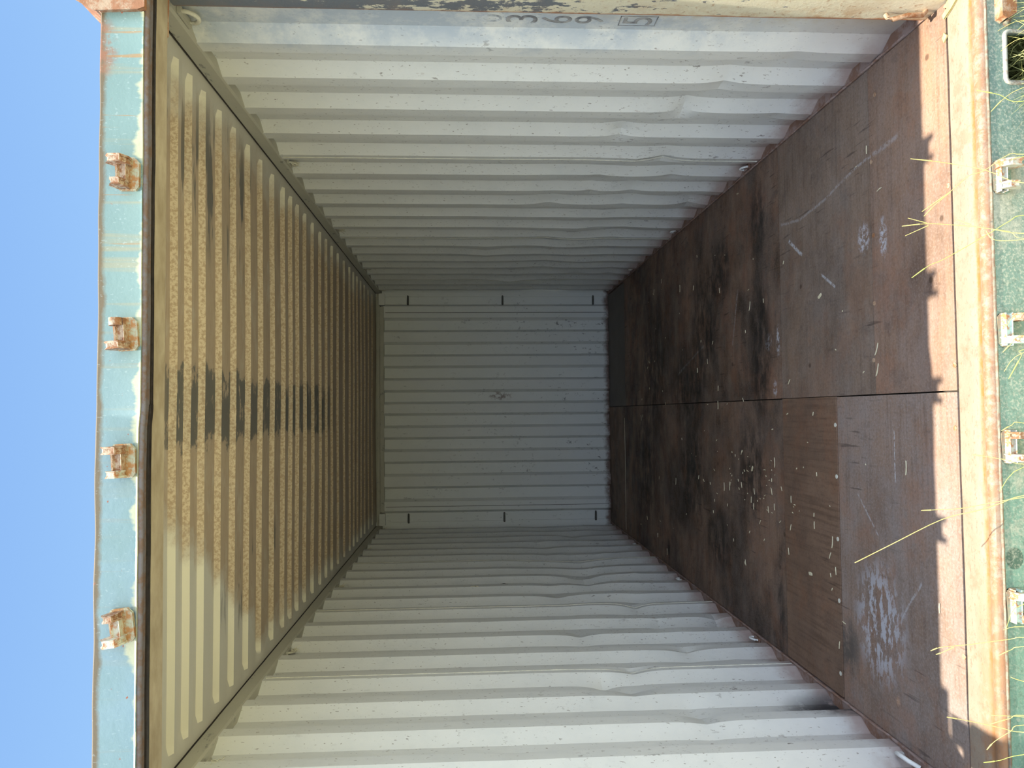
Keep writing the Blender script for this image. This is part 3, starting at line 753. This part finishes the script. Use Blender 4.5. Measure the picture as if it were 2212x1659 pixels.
# ------------------------------------------------------------------ lock keepers (lugs): a plate with two unequal prongs
def keeper(name, mats, flip=1, round_=False, low=False):
    """built at the origin: wall plane is y=0, sticks out to -y; x spans .09"""
    root = empty(name)
    b = MB()
    if not low: b.prism([(-.040, -.030), (-.030, -.040), (.030, -.040), (.042, -.026), (.042, .022), (.030, .032), (-.028, .030), (-.040, .018)], -.006, .004, 'y')
    else: b.prism([(-.044, -.020), (-.036, -.030), (.036, -.030), (.044, -.018), (.044, .008), (.036, .016), (-.036, .016), (-.044, .006)], -.005, .004, 'y')
    b.build('base_plate', mats[1], root, bevel=.003, sharp=35)
    # cross bar joining the prongs
    b = MB(); b.prism([(-.036, -.004), (-.036, -.026), (.036, -.026), (.036, -.004)] if not low else [(-.040, -.004), (-.040, -.022), (.040, -.022), (.040, -.004)], -.012 if not low else -.008, .014 if not low else .010, 'z')
    b.build('cross_bar', mats[0], root, bevel=.005, sharp=35)
    # tall prong: tapered block with a slanting nose
    h = 1 if not low else -1
    b = MB()
    if not low: pr = [(-.004, -.016), (-.028, -.018), (-.052, -.004), (-.050, .030), (-.034, .044), (-.004, .024)]
    else: pr = [(-.004, .010), (-.030, .012), (-.046, -.004), (-.046, -.034), (-.032, -.046), (-.004, -.022)]
    b.prism(pr, flip*.020, flip*.040, 'x'); b.build('prong', mats[0], root, bevel=.005, sharp=35)
    b = MB()
    if not round_:
        pr2 = [(a, c*.72) for a, c in pr]
        b.prism(pr2, -flip*.040, -flip*.022, 'x'); b.build('prong', mats[2], root, bevel=.005, sharp=35)
    else:
        # round eye
        cz = .012 if not low else -.026; n = 18
        for x0, x1 in ((-flip*.042, -flip*.022),):
            ou = [(-.028+.020*math.cos(2*math.pi*k/n), cz+.020*math.sin(2*math.pi*k/n)) for k in range(n)]
            inn = [(-.028+.009*math.cos(2*math.pi*k/n), cz+.009*math.sin(2*math.pi*k/n)) for k in range(n)]
            for k in range(n):
                q = (k+1) % n
                A = lambda p, x: (x, p[0], p[1])
                b.quad(A(ou[k], x0), A(ou[q], x0), A(inn[q], x0), A(inn[k], x0)); b.quad(A(ou[k], x1), A(inn[k], x1), A(inn[q], x1), A(ou[q], x1))
                b.quad(A(ou[k], x0), A(ou[k], x1), A(ou[q], x1), A(ou[q], x0)); b.quad(A(inn[k], x0), A(inn[q], x0), A(inn[q], x1), A(inn[k], x1))
            b.box(min(x0, x1), max(x0, x1), -.014, -.003, cz-.014 if not low else cz-.006, cz+.012)
        b.build('eye', mats[2], root, sharp=35)
    return root
rm, pm, gm, bp_ = M['lug_rust'], M['lug_pale'], M['lug_green'], M['lug_base']
top = [(.587, 1, (rm, bp_, rm), False, 'rusty two-pronged lock keeper on the teal header, nearest the orange corner casting'),
       (.163, -1, (rm, bp_, rm), True, 'rusty lock keeper with a round eye on the teal header, second from the orange casting'),
       (-.167, 1, (rm, bp_, pm), False, 'squat rusty lock keeper on the teal header where the thick black seal begins'),
       (-.590, -1, (pm, bp_, rm), False, 'pale lock keeper with one rust-brown prong, on the header farthest from the orange casting')]
for i, (x, fl, ms, rd, lb) in enumerate(top):
    k = keeper('lock_keeper', ms, fl, rd); k.scale = (1, 1, .80); k.location = (x, -.024 - (.008 if x < -.03 else 0), 2.331); k.rotation_euler = (0, (.0, .12, -.06, .2)[i]*fl*.6, 0)
    tag(k, lb, 'lock keeper', 'lock keepers on the door header')
bot = [(.590, 1, (pm, M['green'], pm), False, 'white two-pronged lock keeper on the green sill, nearest the rectangular opening'),
       (.165, -1, (gm, M['green'], rm), True, 'pale green lock keeper on the sill face with a clear round eye'),
       (-.155, -1, (pm, M['green'], rm), False, 'flaking lock keeper on the sill face with two red-brown prong tips'),
       (-.585, 1, (gm, M['green'], rm), True, 'mint green lock keeper on the sill face, beside a dark green paint patch')]
for i, (x, fl, ms, rd, lb) in enumerate(bot):
    k = keeper('lock_keeper', ms, fl, rd, True); k.location = (x, -.0525, -.040)
    tag(k, lb, 'lock keeper', 'lock keepers on the sill face')

# ------------------------------------------------------------------ lashing rings along the walls
def ring_obj(low, sg, fray):
    root = empty('lashing_ring')
    s = -1 if not low else 1
    b = MB(); pts = []
    for k in range(13):
        a = math.pi*k/12
        pts.append((-sg*.004*math.sin(a), -.026*math.cos(a), s*.034*math.sin(a)**.8 if a not in (0, math.pi) else 0))
    pts = [(p[0], p[1]*(1 if k < 7 else 1.15), p[2]) for k, p in enumerate(pts)]
    b.tube(pts, .0055, 8); b.build('bar', M['ring_low'] if low else M['ring'], root, sharp=60)
    b = MB(); b.box(-.010, .010, -.038, .042, -.004, .006) ; b.build('weld_pad', M['ledge'] if low else M['rail'], root, bevel=.002)
    if fray:
        b = MB(); rr = random.Random(fray)
        for j in range(10):
            y0 = -.03+.004*j; p = [(0, y0, s*.008)]
            for k in range(4): p.append((p[-1][0]-sg*rr.uniform(-.004, .010), p[-1][1]+rr.uniform(-.010, .014), p[-1][2]+s*rr.uniform(.004, .016)))
            b.tube(p, .0012, 4)
        tag(b.build('tie_remnant', M['fray'], root), 'frayed pale remains of a tie')
    return root
RY = [1.718, 3.08, 4.46, 5.57]
ords = ['first one past the doorway', 'second past the doorway', 'third past the doorway', 'last, by the end wall']
for sg, wn_, lo in ((1, 'digit-painted wall', 0), (-1, 'sooty wall', 0), (1, 'digit-painted wall', 1), (-1, 'sooty wall', 1)):
    for i, y in enumerate(RY):
        if i == 0: base = r0 = ring_obj(bool(lo), sg, (11+sg) if not lo else 0)
        else: r0 = copy_tree(base)
        if not lo: r0.location = (sg*1.194, y, 2.313)
        else: r0.location = (sg*1.188, y-.01, .008)
        tag(r0, 'lashing ring %s the %s, %s' % ('atop' if not lo else 'at the foot of', wn_, ords[i]), 'lashing ring', 'lashing rings %s the %s' % ('along the top of' if not lo else 'along the foot of', wn_))
r0 = ring_obj(False, 1, 0); r0.location = (1.194, .315, 2.310); r0.scale = (1.3, 1.3, 1.25); r0.rotation_euler = (0, 0, 0)
tag(r0, 'thick bent lashing bar in the shaded corner where post, rail and roof meet', 'lashing ring', 'lashing rings along the top of the digit-painted wall')
r0 = ring_obj(False, -1, 31); r0.location = (-1.194, .515, 2.296); r0.scale = (1.2, 1.0, 1.0)
tag(r0, 'mangled lashing ring with crumpled wrapping, nearest the doorway atop the sooty wall', 'lashing ring', 'lashing rings along the top of the sooty wall')
r0 = empty('lashing_ring', (1.160, .150, .092))
b = MB(); b.tube([(0, .01, .055), (-.012, .004, .052), (-.020, 0, .040), (-.012, -.01, .0), (-.010, -.012, -.05), (.004, -.012, -.06)], .0075, 8); b.build('bar', M['orange'], r0, sharp=60)
tag(r0, 'rusty sunlit bar welded low on the post near the orange sill corner', 'lashing ring')
r0 = empty('lashing_ring', (-1.19, .372, .03))
b = MB(); b.tube([(0, -.05, -.02), (.012, -.03, .004), (.016, 0, .012), (.010, .035, .008), (0, .05, -.02)], .0075, 8); b.build('bar', M['ring_low'], r0, sharp=60)
tag(r0, 'white lashing bar at the foot of the sooty wall, nearest the doorway', 'lashing ring', 'lashing rings along the foot of the sooty wall')

# ------------------------------------------------------------------ split wood strip at the post
b = MB(); pr = [(1.115, .095), (1.128, .062), (1.150, .020), (1.172, -.010), (1.172, .085), (1.160, .070), (1.150, .092), (1.140, .076), (1.128, .100)]
b.prism(pr, .001, .007, 'z')
tag(b.build('wood_splinter', M['wood'], bevel=.001), 'bright yellow jagged splinter of wood on the sill beside the post', 'splinter')
b = MB(); b.prism([(1.045, .100), (1.060, .085), (1.075, .098), (1.062, .108)], .0005, .005, 'z'); tag(b.build('wood_splinter', M['wood']), 'small broken wood crumb on the seam between sill and plywood', 'splinter')
# leaf scraps lodged in a hollow of the dented wall
for (y, z, l_) in ((2.93, 1.385, .05), (2.98, 1.19, .06)):
    b = MB(); b.tube([(-1.176, y, z), (-1.173, y+.006, z+l_*.4), (-1.176, y+.002, z+l_)], .006, 6, .002, .5)
    tag(b.build('dead_leaf', M['under' if z < 1.3 else 'straw'], sharp=50), ('dark brown' if z < 1.3 else 'pale curled')+' dead leaf caught on the sooty wall, two thirds of the way in', 'leaf')

# ------------------------------------------------------------------ straw bits and chips on the floor
def flake(l, w, bend):
    b = MB(); b.prism([(-w/2, -l/2), (w*.1, -l/2*1.1), (w/2, -l*.1), (w/2*.7, l/2), (-w*.3, l/2*.9), (-w/2, l*.2)], .0008, .0030, 'z', 1)
    b.v = [(x+bend*(y/l)**2*l, y, z+abs(bend)*.15*abs(y)) for x, y, z in b.v]
    return b
protos = [flake(.046, .0042, .2), flake(.030, .0038, -.3), flake(.016, .0045, .1), flake(.008, .0038, 0), flake(.030, .015, .2)]
po = []
for p in protos: po.append(p.build('straw_bit', M['straw']))
used = [False]*len(po)
KN = ['long thin straw', 'short straw', 'stubby straw bit', 'tiny straw fleck', 'broad wood chip']
def bit(x, y, kind, rot, sc, label, group):
    label = KN[kind]+' '+label; group = KN[kind]+', '+group
    if not used[kind]: o = po[kind]; used[kind] = True
    else: o = po[kind].copy(); COL.objects.link(o)
    o.location = (x, y, .0025 if -1.16 < x < .003 and .836 < y < 1.348 else .0005); o.rotation_euler = (0, 0, rot); o.scale = (sc, sc, 1)
    tag(o, label, 'straw bit', group)
zones = [('on the smooth brown replacement sheet', 'straw bits on the replacement sheet', lambda x, y: x < 0 and .83 < y < 1.35),
         ('on the pinkish sheet or the sheet beside the post', 'straw bits on the sheets nearest the doorway', lambda x, y: y <= .55 or (x < 0 and y <= .83)),
         ('on the brown sheet with white paint smears', 'straw bits on the smeared sheet', lambda x, y: x >= 0 and y <= 1.345),
         ('on the dark stained floor towards the sooty wall', 'straw bits on the dark sheets towards the sooty wall', lambda x, y: x < 0),
         ('on the dark stained floor towards the digit-painted wall', 'straw bits on the dark sheets towards the digit wall', lambda x, y: True)]
def put(x, y, kind, rot, sc=1.):
    for lb, g, f in zones:
        if f(x, y): bit(x, y, kind, rot, sc, lb, g); return
big = [(.78, 3.001, 0, 1.5), (.48, 1.725, 0, 1.2), (.413, .95, 4, .5), (.159, .526, 0, 1.1), (.086, .525, 0, 1.2), (.077, 1.269, 1, .8), (.205, 2.64, 4, 1.6), (.078, 2.247, 1, 1.5), (-.103, 4.237, 0, 1.8), (.879, 3.729, 1, 1.1), (.917, 3.499, 1, 1.5),
       (.635, 2.19, 1, 1.8), (.734, 2.693, 1, 1.2), (.246, 2.435, 1, 1.8), (-.14, 1.47, 2, .2), (-.067, 1.291, 2, .4), (-.067, 1.033, 2, 1.2), (-.269, 1.888, 1, 1.), (-.346, 1.739, 4, 1.), (-.297, 1.451, 0, 1.55), (-.338, 1.58, 1, .1), (-.018, 2.253, 0, 1.57),
       (-.479, 2.171, 0, 1.57), (-.467, 2.082, 0, 1.57), (-.54, 3.187, 0, 1.4), (-.443, 1.898, 1, 1.9), (-.459, 1.718, 1, 1.9), (-.437, 1.495, 1, 1.9), (-.382, 1.492, 2, 1.6), (-.505, 1.763, 1, 1.5), (-.448, 1.272, 1, 1.6), (-.644, 2.375, 2, 1.8), (-.575, 2.125, 2, 1.2),
       (-.754, 2.039, 2, 1.8), (-.842, 1.862, 1, 1.9), (-.673, 1.795, 2, .9), (-.681, 1.6, 2, .8), (-.573, 1.283, 1, 1.2), (-.53, 1.047, 1, 1.6), (-.487, 1.047, 2, 1.5), (-.575, .888, 0, 1.4), (-.629, .913, 1, 1.1), (-.685, 1.311, 1, 1.8), (-.739, 1.092, 4, .1), (-.682, .868, 1, 1.7),
       (-.707, .911, 2, 1.9), (-1.074, 3.457, 0, 1.6), (-.996, 3.729, 1, 1.6), (-.535, 1.732, 1, 1.6), (-.506, 1.467, 1, 1.7), (-.528, 1.541, 1, 1.8), (-.482, 2.425, 2, 1.9), (-.575, 2.351, 2, 1.5), (-.316, 1.013, 2, 1.7), (-.306, 1.206, 3, 1), (-.964, .854, 1, 1.4), (-.245, .365, 0, 1.5), (-.66, .21, 1, 1.6), (.88, .56, 1, 1.57), (.62, 1.3, 2, 1)]
for (x, y, k, r) in big: put(x, y, k, r, (1. if k != 4 else 1.))
for i in range(95):
    a = random.random()
    if a < .5: x = random.gauss(-.42, .16); y = random.gauss(1.75, .45)
    elif a < .75: x = random.uniform(-1, 1); y = random.uniform(1.4, 4.6)
    elif a < .9: x = random.gauss(.4, .3); y = random.uniform(1.5, 4)
    else: x = random.uniform(-.9, .9); y = random.uniform(.4, 1.3)
    x = max(-1.1, min(1.1, x)); y = max(.3, min(4.8, y))
    put(x, y, random.choice((3, 3, 2, 2, 1)), random.uniform(0, 3.14), random.uniform(.6, 1.1))

# ------------------------------------------------------------------ ground and grass outside
GZ = -.24
b = MB(); n = 40
for j in range(n+1):
    for i in range(n+1):
        x = -40+80*i/n; y = -60+100*j/n
        b.v.append((x, y, GZ-.0))
for j in range(n):
    for i in range(n): a = j*(n+1)+i; b.f.append((a, a+1, a+n+2, a+n+1))
gr = b.build('ground', M['ground']); tag(gr, 'sunlit ground of dry soil and grass outside the doorway', 'ground', kind='structure')
def blade(b, x, y, z, h, lean, w, mid=.5):
    a = random.uniform(0, 6.28); dx, dy = math.cos(a)*w/2, math.sin(a)*w/2
    p = []
    for t in (0, .4, .75, 1.):
        q = (x+lean[0]*t*t*h, y+lean[1]*t*t*h, z+h*t*(1-.15*t)); ww = (1-t)**.7
        p.append(((q[0]-dx*ww, q[1]-dy*ww, q[2]), (q[0]+dx*ww, q[1]+dy*ww, q[2])))
    for u, v in zip(p, p[1:]): b.quad(u[0], u[1], v[1], v[0])
b = MB(); random.seed(3)
for i in range(6100):
    r = random.random()
    if i > 5200:
        if i % 3: x = random.uniform(.82, 1.12); y = random.uniform(-.26, -.12); h = random.uniform(.10, .20)
        else: x = random.uniform(.82, 1.08); y = random.uniform(.0, .14); h = random.uniform(.10, .20)
    elif r < .62:
        x = random.uniform(.62, 1.7); y = random.uniform(-.75, -.10); h = random.uniform(.07, .24 if x > .75 and y < -.13 else .13)
    elif r < .78:
        x = random.uniform(.80, 1.10); y = random.uniform(-.12, .25); h = random.uniform(.06, .13)
    else:
        x = random.uniform(-1.8, .7); y = random.uniform(-.9, -.16); h = random.uniform(.05, .15)
    blade(b, x, y, GZ, h, (random.uniform(-.7, .7), random.uniform(-.7, .7)), random.uniform(.003, .007))
gs = b.build('grass', M['grass']); tag(gs, 'green and straw-coloured grass growing in front of the sill', 'grass', kind='stuff')

TUFTS = {
 'T1': [[(.944,-.168,.032),(.961,-.192,-.021)],[(.889,-.17,.027),(.915,-.192,-.021)],[(.731,-.161,.053),(.763,-.174,.023),(.783,-.192,-.015)],[(.793,-.148,.081),(.774,-.168,.036),(.747,-.19,-.011)]],
 'T2': [[(.629,-.085,.23),(.61,-.115,.162),(.576,-.156,.069),(.532,-.192,-.007)],[(.481,-.096,.209),(.529,-.123,.145),(.566,-.14,.105),(.575,-.154,.073),(.611,-.178,.021),(.607,-.192,-.009)],[(.468,-.098,.205),(.497,-.108,.179),(.527,-.123,.145)],[(.595,-.18,.017),(.601,-.192,-.009)]],
 'T3': [[(.446,-.077,.255),(.447,-.101,.199),(.437,-.128,.137),(.423,-.155,.077),(.4,-.192,-.002)],[(.467,-.083,.241),(.449,-.101,.199)],[(.419,-.08,.248),(.442,-.102,.196)],[(.303,-.086,.237),(.334,-.103,.197),(.348,-.117,.165),(.403,-.156,.075),(.435,-.178,.026),(.447,-.192,-.004)],[(.416,-.156,.074),(.389,-.165,.057),(.384,-.192,-.001)],[(.451,-.129,.134),(.428,-.148,.093),(.408,-.178,.027),(.387,-.192,-.002)]],
 'T4': [[(.158,-.174,.044),(.194,-.192,.005)],[(.094,-.172,.051),(.116,-.18,.033),(.135,-.192,.008)],[(.044,-.173,.05),(.092,-.192,.009)],[(.025,-.178,.042),(.083,-.19,.015),(.099,-.192,.009)]],
 'T5': [[(-.32,-.095,.235),(-.317,-.109,.203),(-.311,-.133,.15),(-.293,-.164,.082),(-.278,-.192,.023)],[(-.467,-.033,.388),(-.414,-.067,.305),(-.342,-.115,.192),(-.316,-.148,.118),(-.295,-.17,.069),(-.273,-.192,.022)],[(-.171,-.143,.123),(-.175,-.155,.097),(-.184,-.177,.051),(-.194,-.192,.019)],[(-.264,-.169,.07),(-.201,-.192,.02)],[(-.109,-.171,.061),(-.095,-.18,.041),(-.089,-.192,.016)]],
 'T6': [[(-.686,-.104,.226),(-.674,-.114,.203),(-.661,-.14,.146),(-.637,-.18,.06),(-.63,-.192,.035)],[(-.694,-.109,.215),(-.687,-.115,.201),(-.671,-.126,.177)],[(-.681,-.169,.086),(-.664,-.18,.061),(-.653,-.192,.036)],[(-.61,-.176,.069),(-.547,-.192,.032)],[(-.616,-.173,.075),(-.603,-.192,.034)]],
 'T7': [[(-.852,-.119,.197),(-.854,-.134,.165),(-.862,-.169,.09),(-.866,-.192,.044)],[(-.857,-.16,.11),(-.836,-.179,.07),(-.824,-.192,.042)],[(-.922,-.157,.118),(-.899,-.164,.102),(-.868,-.18,.07),(-.848,-.192,.043)],[(-.955,-.154,.126),(-.944,-.169,.093),(-.921,-.192,.046)],[(-.732,-.18,.065),(-.74,-.192,.039)],[(-.834,-.161,.107),(-.828,-.192,.042)]]}
TL = {'T1': 'short dry stalks leaning over the rectangular opening in the sill', 'T2': 'tall dry grass stalks over the white two-pronged sill keeper',
      'T3': 'grass stalks with a forked three-fingered seed head reaching over the shadow edge', 'T4': 'low yellow grass stalks by the sill keeper with the round eye',
      'T5': 'grass stalks with one very long pale stem reaching deep over the plywood', 'T6': 'thin dry stalks over the mint green sill keeper',
      'T7': 'sparse dry stalks crossing the shaded corner of the sill'}
for key, strands in TUFTS.items():
    ends = [s_[-1] for s_ in strands if s_[-1][2] < .06 and s_[-1][1] < -.18]
    rx = sum(p[0] for p in ends)/len(ends); root_p = Vector((rx, -.30, GZ))
    root = empty('grass_tuft', root_p); tag(root, TL[key], 'grass tuft', 'dry grass tufts along the sill')
    for i, s_ in enumerate(strands):
        pts = [Vector(p) for p in s_]
        joined = pts[-1].z < .06 and pts[-1].y < -.18
        if joined: pts += [Vector((pts[-1].x*.6+rx*.4, -.245, GZ*.55)), Vector((rx+random.uniform(-.02, .02), -.30+random.uniform(-.02, .02), GZ))]
        # smooth through the points
        fine = []
        for a in range(len(pts)-1):
            p0 = pts[max(a-1, 0)]; p1 = pts[a]; p2 = pts[a+1]; p3 = pts[min(a+2, len(pts)-1)]
            for k in range(4):
                t = k/4; fine.append(.5*((2*p1)+(p2-p0)*t+(2*p0-5*p1+4*p2-p3)*t*t+(3*p1-p0-3*p2+p3)*t**3))
        fine.append(pts[-1])
        b = MB(); long_ = key == 'T5' and i == 1
        b.tube([tuple(p-root_p) for p in fine], .0007 if not long_ else .0012, 6, .0012)
        if not long_ and len(s_) > 2:  # seed husk thickening at the tip
            b.tube([tuple(p-root_p) for p in fine[:4]], .0009, 6, .0018)
        b.build('stalk', M['stalk_green'] if (i % 4 == 3) else M['stalk'], root, sharp=60)
